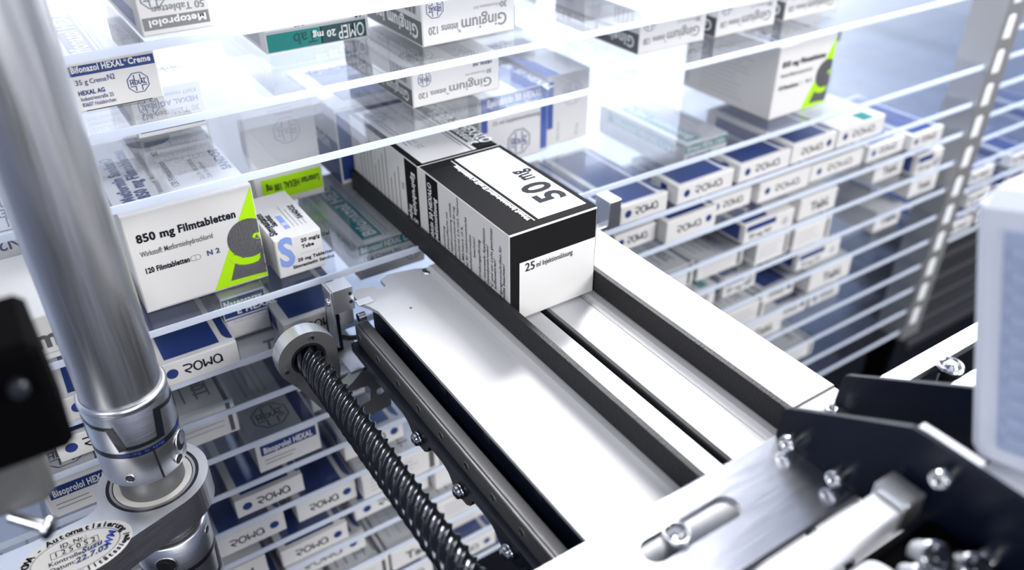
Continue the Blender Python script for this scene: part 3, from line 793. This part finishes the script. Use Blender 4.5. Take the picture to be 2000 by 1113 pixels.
def belt(x0, x1):
    b = G(); t = .0030
    b.box(x0, x1, -.275, .098, .0003, .0143, 'belt', .0003)
    b.lathe(((x0+x1)/2, .098, .0003), (0, 0, 1), [((x1-x0)/2, 0), ((x1-x0)/2, .0140)], 'belt', 20)
    return b.build('drive_belt')
belt(.1922, .1958)['label'] = 'left black textured belt'
belt(.2536, .2572)['label'] = 'right black textured belt'
G().box(.2576, .2890, -.2560, -.2346, .0020, .0100, 'plate', .0004).build('end_block')
sc = G()
sc.lathe((.1860, -.0216, -.0030), (0, 0, 1), [(.0034, 0), (.0034, .0005), (.0030, .0010), (.0018, .0010), (.0015, .0002)], 'chrome', 28)
sc.cyl((.1860, -.0216, -.0029), (.1860, -.0216, -.0024), .0014, 'hole', 6)
sc.build('countersunk_screw')
wb = G()
wb.box(.1455, .1475, YF, -.030, -.0330, -.0052, 'black_steel').box(.1380, .1455, YF, -.030, -.0330, -.0300, 'black_steel')
for k in range(5): wb.box(.1448, .1456, -.075-.042*k, -.069-.042*k, -.012, -.0075, 'black_steel', .0003)
wb.box(.1450, .2900, YF, -.05, -.0330, -.0300, 'black')
wb.build('under_web')['label'] = 'black web under the plate edge'

# linear rail below the table edge
lr = empty('linear_rail', (.136, -.15, -.0335), 'dark steel linear rail with a row of holes below the table edge', 'rail')
b = G()
prof = [(.1338, -.0172), (.1343, -.0164), (.1349, -.0164), (.1351, -.0169), (.1356, -.0169), (.1358, -.0160), (.1414, -.0160), (.1420, -.0166), (.1420, -.0300), (.1338, -.0300)]
extr(b, prof, YF, -.0300, 'rail_steel'); fixnormals(b.build('rail_bar', lr))
for k, y in enumerate([-.0335, -.0580, -.0828, -.1065, -.1301, -.1545, -.1782, -.2016, -.2255]):
    h = G(); h.lathe((.13375, y-.0005, -.0228), (-1, 0, 0), [(.0027, 0), (.0027, .0003), (.0020, .0003), (.0019, .00005)], 'rail_steel', 20, False, False)
    h.cyl((.1339, y-.0005, -.0228), (.13362, y-.0005, -.0228), .0021, 'hole', 20); h.build('screw_hole', lr)
# black mounting strip with lobes
ms = empty('mounting_strip', (.131, -.16, -.040), 'black lobed mounting strip with three steel bolts under the linear rail', 'bracket')
P = [(YF, -.0290), (-.0300, -.0290), (-.0300, -.0345), (-.0920, -.0345), (-.0960, -.0405), (-.1060, -.0415)]
def lobe(y): return [(y+.017, -.0330), (y+.011, -.0350), (y+.007, -.0395), (y+.002, -.0425), (y-.006, -.0420), (y-.0095, -.0395), (y-.012, -.0335)]
P = [(YF, -.0280), (-.0300, -.0280), (-.0300, -.0335), (-.060, -.0340)]
for y in (-.1119, -.1546, -.1972, -.2400): P += lobe(y)
P += [(YF, -.0335)]
sp_ = fixnormals(G().prism(P, lambda a, b, h: Vector((h, a, b)), 'black_steel', .1300, .1338).build('strip_plate', ms))
for y in (-.1119, -.1546, -.1972):
    bo = G(); bo.lathe((.1294, y-.001, -.0365), (-1, 0, 0), [(.0040, 0), (.0040, .0008), (.0034, .0008), (.0034, .0022), (.0028, .0030), (.0012, .0033)], 'chrome', 24)
    bo.cyl((.12612, y-.001, -.0365), (.12595, y-.001, -.0365), .0012, 'hole', 6); bo.build('bolt', sp_)

# ball screw
bs = empty('ball_screw', (.1015, -.18, -.0205), 'shiny black ball screw running toward the viewer left of the table', 'screw')
sb = G(); NA, NL = 72, 520; y0, y1 = -.031, -.300; r0 = .0068; vs = []; fs = []
for i in range(NL+1):
    y = y0+(y1-y0)*i/NL
    for k in range(NA):
        t = 2*PI*k/NA
        ph = (6*t/(2*PI)+(y/.0069)) % 1.0
        r = r0+.0015*(max(0, 1-abs(ph-.5)/.30)**.9)
        vs.append((.1015+r*math.cos(t), y, -.0205+r*math.sin(t)))
for i in range(NL):
    for k in range(NA):
        k2 = (k+1) % NA
        fs.append((i*NA+k, i*NA+k2, (i+1)*NA+k2, (i+1)*NA+k))
sb.add(vs, fs, 'screw_steel', True)
sb.add(vs[:NA], [tuple(range(NA))], 'screw_steel'); sb.add(vs[-NA:], [tuple(range(NA))], 'screw_steel')
fixnormals(sb.build('thread_shaft', bs))

# nut bracket
nb_ = empty('nut_bracket', (.112, -.036, -.060), 'grey aluminium nut bracket with ring and triangular window around the ball screw', 'bracket')
cx, cz = .1013, -.0199
outer = circle(cx, cz, .0172, 40, PI*1.10, PI*.06, False)
outer = [(cx+.0172*math.cos(t), cz+.0172*math.sin(t)) for t in [R(205)-R(190)*k/36 for k in range(37)]]
outer += [(.1185, -.0330), (.1172, -.0420), (.1199, -.0500), (.1240, -.0480), (.1330, -.0400), (.1450, -.0400), (.1467, -.0760), (.1317, -.0777), (.1035, -.0578), (.0931, -.0382)]
win = [(.1150, -.0505), (.1190, -.0535), (.1330, -.0545), (.1345, -.0580), (.1335, -.0660), (.1262, -.0672), (.1140, -.0540)]
hole = circle(cx, cz, .0100, 40)
win2 = slot2(.1405, -.0620, .0001, .0025, 8)
XYZy = lambda a, b, h: Vector((a, h, b))
np_ = fixnormals(G().prism(outer, XYZy, 'alu_dark', -.0400, -.0320, [hole, win, win2], 'alu').build('bracket_plate', nb_))
rg_ = G(); rg_.tube((cx, -.0320, cz), (cx, -.0295, cz), .0100, .0168, 'alu', 56); rg_.build('nut_ring', nb_)
G().tube((cx, -.0401, cz), (cx, -.0290, cz), .0084, .0100, 'rubber', 40).build('wiper_seal', nb_)['label'] = 'black wiper seal'
for a in (75, 195, 320):
    q = G(); q.cyl((cx+.0136*math.cos(R(a)), -.0401, cz+.0136*math.sin(R(a))), (cx+.0136*math.cos(R(a)), -.0409, cz+.0136*math.sin(R(a))), .0013, 'chrome', 16); q.build('grub_screw', np_)
G().box(.1240, .1450, -.0400, -.0180, -.0420, -.0400, 'alu').build('top_flange', nb_)

# small sensor block at the table corner
se = empty('sensor_block', (.130, -.02, -.008), 'small milled aluminium block with screws at the table rear corner', 'block')
sb_ = G(); sb_.box(.1243, .1366, -.0268, -.0156, -.0075, .0080, 'alu', .0003)
for z in (.0035, -.0020): sb_.cyl((.1345, -.0267, z), (.1345, -.0271, z), .0011, 'hole', 16)
sb_.build('block_body', se)
G().box(.1228, .1240, -.0275, -.0150, -.0300, .0080, 'alu', .0002).box(.1228, .1300, -.0160, -.0150, -.0440, -.0080, 'black_steel').build('side_plate', se)
q = G(); q.lathe((.1227, -.0225, -.0005), (-1, 0, 0), [(.0024, 0), (.0024, .0006), (.0018, .0014), (.0006, .0016)], 'chrome', 20); q.build('cap_screw', se)
q = G(); q.cyl((.1350, -.0330, -.0100), (.1395, -.0330, -.0100), .0026, 'chrome', 20); q.build('dowel_pin', se)
q = G(); q.box(.1366, .1460, -.0330, -.0270, -.0031, -.0022, 'alu', .0002); q.build('mounting_tab', se)
# cable from the block
def tube_path(mb, pts, r, m, seg=10):
    pts = [Vector(p) for p in pts]; vs = []; fs = []
    for i, p in enumerate(pts):
        t = (pts[min(i+1, len(pts)-1)]-pts[max(i-1, 0)]).normalized()
        u = t.cross(Vector((.3, .2, .9))).normalized(); w = t.cross(u)
        for k in range(seg):
            a = 2*PI*k/seg; vs.append(p+(u*math.cos(a)+w*math.sin(a))*r)
    for i in range(len(pts)-1):
        for k in range(seg):
            k2 = (k+1) % seg; fs.append((i*seg+k, i*seg+k2, (i+1)*seg+k2, (i+1)*seg+k))
    mb.add(vs, fs, m, True)
    mb.add(vs[:seg], [tuple(range(seg))], m); mb.add(vs[-seg:], [tuple(range(seg))], m)
    return mb
cb = tube_path(MB(), [(.1250-.001*math.sin(k*.5), -.0145+.001*math.sin(k*.3), -.010-.0042*k) for k in range(6)]+[(.1300+.0040*k, -.013-.0015*k, -.0340-.0010*k*(4-k)*.5) for k in range(5)], .0016, 'rubber')
tag(cb.build('sensor_cable'), 'thin black cable looping below the small aluminium block', 'cable')
# right-hand pin block
pb = empty('stop_block', (.318, -.030, -.006), 'small chrome stop block beside the top right corner of the front carton', 'block')
q = G(); q.box(.3120, .3220, -.0390, -.0240, -.0060, .0145, 'alu', .0004); q.build('block_body', pb)
q = G(); q.box(.2880, .3125, -.0380, -.0320, -.0060, -.0030, 'alu', .0003); q.build('mounting_tab', pb)

# ------------------------------------------------------------------ cross beam and black side brackets
cbm = empty('cross_beam', (.25, -.273, .026), 'polished aluminium cross beam with slotted holes in the foreground', 'beam')
sl1 = [(.1390, -.2755), (.1390, -.2650)]
def slot(xa, xb, ya, yb):
    r = (yb-ya)/2; c = (ya+yb)/2
    return slot2((xa+xb)/2, c, (xb-xa)-2*r, r, 12)
bp = G(); bp.prism([(.06, -.2925), (.62, -.2925), (.62, -.2546), (.06, -.2546)], XY, 'alu_beam', .0260, .0300, [slot(.1380, .1835, -.2758, -.2648), slot(.2880, .3700, -.2745, -.2630)], 'alu')
fixnormals(bp.build('beam_plate', cbm))
def stud(x, y, z0, z1, r):
    q = G(); q.lathe((x, y, z0), (0, 0, 1), [(r*.62, 0), (r*.62, z1-z0-.0035), (r, z1-z0-.0035), (r, z1-z0-.0004), (r*.93, z1-z0), (r*.80, z1-z0), (r*.78, z1-z0-.0012), (r*.60, z1-z0-.0012), (r*.55, z1-z0), (r*.30, z1-z0+.0008)], 'chrome', 36)
    q.tube((x, y, z1-.0012), (x, y, z1-.0009), r*.56, r*.79, 'rubber', 36)
    return q.build('button_stud', cbm)
G().box(.1345, .1870, -.2785, -.2625, -.0030, -.0015, 'plate').build('slot_backing', cbm)
stud(.1535, -.2700, .0030, .0325, .0052)
stud(.3190, -.2680, .0030, .0325, .0058)
q = G(); q.lathe((.2505, -.2585, .0300), (0, 0, 1), [(.0030, 0), (.0030, .0024), (.0024, .0034), (.0012, .0034), (.0011, .0018)], 'chrome', 28); q.build('cap_screw', cbm)
G().box(.128, .206, -.2790, -.2575, .0152, .0172, 'white_plastic', .0004).build('under_pad', cbm)['label'] = 'white pad under the slot'

def bracket(x, label, screws, ye=-.3600):
    e = empty('side_bracket', (x, -.30, .0301), label, 'bracket', 'black side brackets on the cross beam')
    prof = [(-.2543, .0302), (-.2550, .0428), (-.2556, .0448), (-.2570, .0462), (-.2600, .0478), (-.3033, .0726), (-.3080, .0730), (min(ye, -.3081), .0722), (min(ye, -.3081), .0302)]
    fixnormals(G().prism(prof, lambda a, b, h: Vector((h, a, b)), 'black_steel', x, x+.0022).build('bracket_plate', e))
    for y, z in screws:
        q = G(); q.lathe((x, y, z), (-1, 0, 0), [(.0034, 0), (.0034, .0048), (.0031, .0053), (.0018, .0053), (.0016, .0028)], 'chrome', 26)
        q.cyl((x-.0028, y, z), (x-.0032, y, z), .0016, 'hole', 6); q.build('socket_screw', e)
    if ye < -.35:
        G().box(x+.0023, x+.0065, -.3260, -.3040, .0695, .0722, 'white_plastic', .0004).build('tie_plate', e)['label'] = 'pale tie plate'
    return e
bracket(.2220, 'black steel side bracket nearer the viewer with silver socket screws', [(-.2630, .0345), (-.2850, .0345), (-.3190, .0640), (-.3400, .0460)])
bracket(.2580, 'black steel side bracket behind the nearer one, partly behind the pale housing', [], -.3110)

# pale motor housing
mh = empty('motor_housing', (.2400, -.3155, .0572), 'pale blue-grey louvred plastic housing at the right edge', 'housing')
mh.rotation_euler.x = R(-16.6)
hb = MB(); hb.box(.0, .060, -.085, .0, .0, .0960, 'housing', .0050); MB.build(hb, 'housing_shell', mh)
lv = MB(); lv.box(-.0010, .0002, -.078, -.0110, .0100, .0850, 'housing_grille', .0005)
for k in range(10): lv.box(-.0022, -.0008, -.076, -.0140, .0125+.0070*k, .0165+.0070*k, 'housing_grille', .0005)
MB.build(lv, 'louvre_panel', mh)
ft = MB(); ft.box(-.0157, .030, -.040, -.006, -.0055, -.0002, 'white_plastic', .0005); MB.build(ft, 'foot_plate', mh)

# bright square bar and pneumatic fittings in the lower right corner
br = empty('square_bar', (.18, -.31, .045), 'bright square aluminium bar in the lower right foreground', 'bar')
G().box(.09, .2090, -.3150, -.3045, .0420, .0505, 'white_plastic', .0006).build('bar_body', br)
G().box(.2091, .2195, -.3165, -.3035, .0410, .0545, 'alu', .0008).build('end_block', br)
q = G(); q.cyl((.09, -.3275, .0390), (.1880, -.3275, .0390), .0105, 'white_plastic', 40, c=.0008); tag(q.build('round_tube', None), 'pale round tube running beside the bright square bar', 'tube')
def fitting(x, y, z, r, L, label):
    e = empty('air_fitting', (x, y, z), label, 'fitting', 'chrome air fittings')
    d = Vector((-.35, -.55, .75)).normalized(); p = Vector((x, y, z))
    q = G(); prof = [(r*.7, 0)]
    for k in range(7): prof += [(r, L*(k+.15)/7), (r, L*(k+.7)/7), (r*.88, L*(k+.85)/7)]
    q.lathe(p, d, prof, 'chrome', 28); q.build('knurled_body', e)
    q = G(); q.lathe(p+d*L, d, [(r*.75, 0), (r*.75, L*.25), (r*.4, L*.3)], 'screw_steel', 24); q.build('release_collar', e)['label'] = 'dark release collar'
fitting(.2050, -.3270, .0441, .0050, .011, 'ribbed chrome air fitting standing nearest the black side bracket')
fitting(.2120, -.3370, .0441, .0050, .009, 'ribbed chrome air fitting at the bottom edge, right of its larger twin')
fitting(.1945, -.3290, .0441, .0036, .010, 'small chrome air fitting beside the pale round tube')
q = MB(); q.box(.1885, .2215, -.3480, -.3190, .0330, .0440, 'black', .001); tag(q.build('valve_block'), 'black valve block under the chrome air fittings', 'block')

# ------------------------------------------------------------------ steel pole, couplings, bearing arm
PX, PY = .0087, -.0449
def vert(name, label, cat, z, grp=None): return empty(name, (PX, PY, z), label, cat, grp)
po = vert('drive_pole', 'brushed steel vertical drive pole at the left', 'pole', -.0040)
q = G(); q.lathe((PX, PY, -.0052), (0, 0, 1), [(.0186, 0), (.0186, .46)], 'steel', 96); q.build('pole_tube', po)
ORIG = Vector((PX, PY, 0))
def wrap(mb, pts, t, r, m):
    """dark groove ribbon on the cylinder; pts (theta_deg, z)"""
    for (a, za), (b, zb) in zip(pts, pts[1:]):
        n = max(1, int(abs(b-a)/4)); da = R(b-a); dz = zb-za; L = math.hypot(da*r, dz); nx, nz = -dz/L*t/2, da*r/L*t/2
        vs = []; fs = []
        for k in range(n+1):
            f = k/n; th = R(a)+da*f; z = za+dz*f
            for s in (-1, 1):
                tt = th+s*nx/r; vs.append((r*math.cos(tt), r*math.sin(tt), z+s*nz))
        for k in range(n): fs.append((2*k, 2*k+2, 2*k+3, 2*k+1))
        mb.add(vs, fs, m)
def wraptext(mb, body, th0, z, size, r, m, flip=False):
    th = R(th0)
    for ch in body:
        vs, fs, w = text_geo(ch, True)
        P = []
        for x, y in vs:
            X, Y = (x*size, y*size)
            if flip: X, Y = -X, -Y
            P.append((r*math.cos(th+X/r), r*math.sin(th+X/r), z+Y))
        if ch != ' ': mb.add(P, fs, m)
        th += (-1 if flip else 1)*(w*size+.0004)/r if ch != ' ' else (-1 if flip else 1)*.0015/r
def coupling(label, z, turn):
    e = empty('shaft_coupling', (PX, PY, z), label, 'coupling', 'shaft couplings on the steel pole')
    e.rotation_euler = (R(180) if turn else 0, 0, R(35) if turn else 0)
    def part(name, mb): return MB.build(mb, name, e)
    RR = .0202
    u = MB(); u.lathe((0, 0, 0), (0, 0, 1), [(RR, -.0265), (RR, -.0042), (RR-.0002, -.0036), (.0205, -.0034), (.0205, -.0012), (.0195, 0), (.0187, 0), (.0187, -.002)], 'alu', 72, True, False)
    r1 = RR+.00012
    for k in range(3):
        a = -92+120*k
        wrap(u, [(a-62, -.0106), (a-30, -.0106)], .0022, r1, 'rubber'); wrap(u, [(a-31.5, -.0098), (a-23, -.0244)], .0040, r1+.0003, 'rubber'); wrap(u, [(a-25, -.0234), (a+30, -.0234)], .0022, r1, 'rubber'); wrap(u, [(a+28, -.0244), (a+34, -.0070)], .0040, r1+.0003, 'rubber'); wrap(u, [(a+32, -.0080), (a+62, -.0106)], .0022, r1, 'rubber')
    part('upper_hub', u)
    m = MB(); m.lathe((0, 0, 0), (0, 0, 1), [(RR+.0001, -.0292), (RR+.0001, -.0262)], 'rubber', 72, False, False)
    wraptext(m, 'Made in Germany', -62, -.0268, .0022, RR+.0002, 'print_blue', True); wraptext(m, '98A-0', -22, -.0268, .0020, RR+.0002, 'print_blue', True)
    part('elastomer_band', m)['label'] = 'black band printed in blue'
    l = MB(); l.lathe((0, 0, 0), (0, 0, 1), [(.0160, -.0490), (.0190, -.0490), (RR, -.0478), (RR, -.0290)], 'alu', 72, False, True)
    wrap(l, [(-79, -.0292), (-77, -.0480)], .0011, r1, 'hole')
    lh = part('lower_hub', l)
    for th, zz, rr, nm in ((-119, -.0425, .0024, 'set_screw'), (-47, -.0445, .0026, 'set_screw'), (-32, -.0370, .0056, 'clamp_recess'), (148, -.0370, .0056, 'clamp_recess'), (70, -.0425, .0024, 'set_screw')):
        h = MB(); d = Vector((math.cos(R(th)), math.sin(R(th)), 0)); p = d*(RR-.0002)+Vector((0, 0, zz))
        h.lathe(p, d, [(rr*1.05, 0), (rr*1.05, .0004), (rr*.92, .0004), (rr*.88, .00022)], 'alu', 24, False, False)
        h.cyl(p, p+d*.00030, rr*.92, 'hole', 24)
        if nm == 'clamp_recess': h.cyl(p+Vector((-d.y, d.x, 0))*rr*.28+Vector((0, 0, rr*.1)), p+Vector((-d.y, d.x, 0))*rr*.28+Vector((0, 0, rr*.1))+d*.0006, rr*.60, 'chrome', 24)
        else: h.cyl(p, p+d*.0005, rr*.62, 'dark_grey', 6)
        MB.build(h, nm, lh)
    nk = MB(); nk.lathe((0, 0, 0), (0, 0, 1), [(.0158, -.0690), (.0158, -.0490)], 'rail_steel', 60, False, False)
    part('shaft_neck', nk)['label'] = 'dark steel shaft neck'
    return e
coupling('upper silver jaw coupling with black printed band joining the pole to the bearing arm', .0085, False)
coupling('lower silver jaw coupling hanging below the bearing arm', -.1365, True)
q = G(); q.lathe((PX, PY, -.40), (0, 0, 1), [(.0186, 0), (.0186, .265)], 'steel', 72); lp = vert('drive_pole', 'lower length of the steel drive pole under the bearing arm', 'pole', -.40); q.build('pole_tube', lp)

am = empty('bearing_arm', (-.02, -.06, -.071), 'brushed aluminium bearing arm with oval inspection sticker', 'arm')
ZA = -.0550
out = [(PX+.0275*math.cos(t), PY+.0275*math.sin(t)) for t in [R(-72)+R(242)*k/48 for k in range(49)]]
out += [(-.0192, -.0490), (-.0212, -.0512), (-.0245, -.0528), (-.0300, -.0538), (-.0502, -.0555), (-.0900, -.0560), (-.0900, -.1120), (-.0330, -.0905), (-.0278, -.0874), (-.0102, -.0794), (.0080, -.0738)]
fixnormals(G().prism(out, XY, 'alu', ZA-.0175, ZA, [circle(PX, PY, .0228, 56)]).build('arm_plate', am))
be = G()
be.tube((PX, PY, ZA-.0150), (PX, PY, ZA-.0006), .0212, .0227, 'rubber', 56); be.tube((PX, PY, ZA-.0150), (PX, PY, ZA-.0001), .0198, .0211, 'steel', 56)
be.tube((PX, PY, ZA-.0150), (PX, PY, ZA-.0012), .0193, .0198, 'rubber', 56); be.tube((PX, PY, ZA-.0150), (PX, PY, ZA-.0004), .0159, .0193, 'sticker', 56)
bo_ = be.build('ball_bearing', am); bo_['label'] = 'bearing with dark seal rings'
st = G(); FX, FY = -.0330, -.0735
A_, B_ = .0252, .0158
st.prism(circle(FX, FY, 1, 48) and [(FX+A_*math.cos(2*PI*k/56), FY+B_*math.sin(2*PI*k/56)) for k in range(56)], XY, 'sticker', ZA, ZA+.00012)
f = Face(st, (FX, FY, ZA+.00012), (1, 0, 0), (0, 1, 0), 1, 1)
ell = lambda a, b: [(a*math.cos(2*PI*k/64), b*math.sin(2*PI*k/64)) for k in range(65)]
f.path(ell(.0196, .0113), .00028, 'ink_navy', 1)
def arctext(body, a0, a1, a, b, size, up):
    n = len(body)
    for i, ch in enumerate(body):
        t = R(a0+(a1-a0)*i/(n-1)); u, v = a*math.cos(t), b*math.sin(t)
        tx, ty = -a*math.sin(t), b*math.cos(t); ang = math.degrees(math.atan2(ty, tx))
        f.text(ch, u, v, size*.98, 'ink_text', True, ang+180 if up else ang, lay=2, align='c')
arctext('ROWA - Automatisierung', 172, 8, .0206, .0120, .0037, True)
arctext('Prüfung-Qualitätssiegel', 205, 352, .0238, .0144, .0031, False)
f.text('ID. Nr.:', 0, .0060, .0030, 'ink_text', False, lay=2, align='c')
f.path([(-.0105, .0012), (.0105, .0012), (.0105, .0053), (-.0105, .0053), (-.0105, .0012)], .00025, 'ink_text')
f.text('1 2 5 0 5 2', 0, .0019, .0033, 'ink_text', False, lay=2, align='c')
f.text('Kontrolle:', -.0122, -.0027, .0029, 'ink_text', lay=2); f.text('Suzu', .0022, -.0026, .0036, 'ink_navy', True, 6, lay=2, shear=.35)
f.text('Datum:', -.0122, -.0066, .0029, 'ink_text', lay=2); f.text('22.7.03', -.0012, -.0072, .0036, 'ink_navy', True, 5, lay=2, shear=.3)
f.text('WM', .0142, -.0055, .0040, 'print_blue', True, 62, lay=2, shear=.2)
st.build('inspection_sticker', am)['label'] = 'oval cream inspection sticker'

# out-of-focus things at the left edge
cm = empty('control_module', (-.05, -.165, .0840), 'black control module, blurred at the left edge', 'module')
q = G(); q.box(-.085, -.0105, -.182, -.1500, .0900, .1290, 'black', .0025); q.build('module_case', cm)
q = G(); q.lathe((-.0185, -.1822, .1180), (0, -1, 0), [(.0026, 0), (.0026, .0030), (.0018, .0040)], 'rubber', 20); q.build('cable_gland', cm)
gb = empty('clamp_bracket', (-.04, -.14, .040), 'grey metal clamp bracket, blurred below the black module', 'bracket')
q = G(); q.box(-.0900, -.0230, -.150, -.1300, .0450, .0730, 'alu_dark', .0040); q.build('clamp_body', gb)
q = G(); q.cyl((-.0380, -.1510, .0480), (-.0290, -.1585, .0440), .0020, 'chrome', 20); q.lathe((-.0290, -.1585, .0440), (.76, -.64, -.2), [(.0040, 0), (.0040, .0012), (.0010, .0016)], 'chrome', 24); q.build('clamp_bolt', gb)
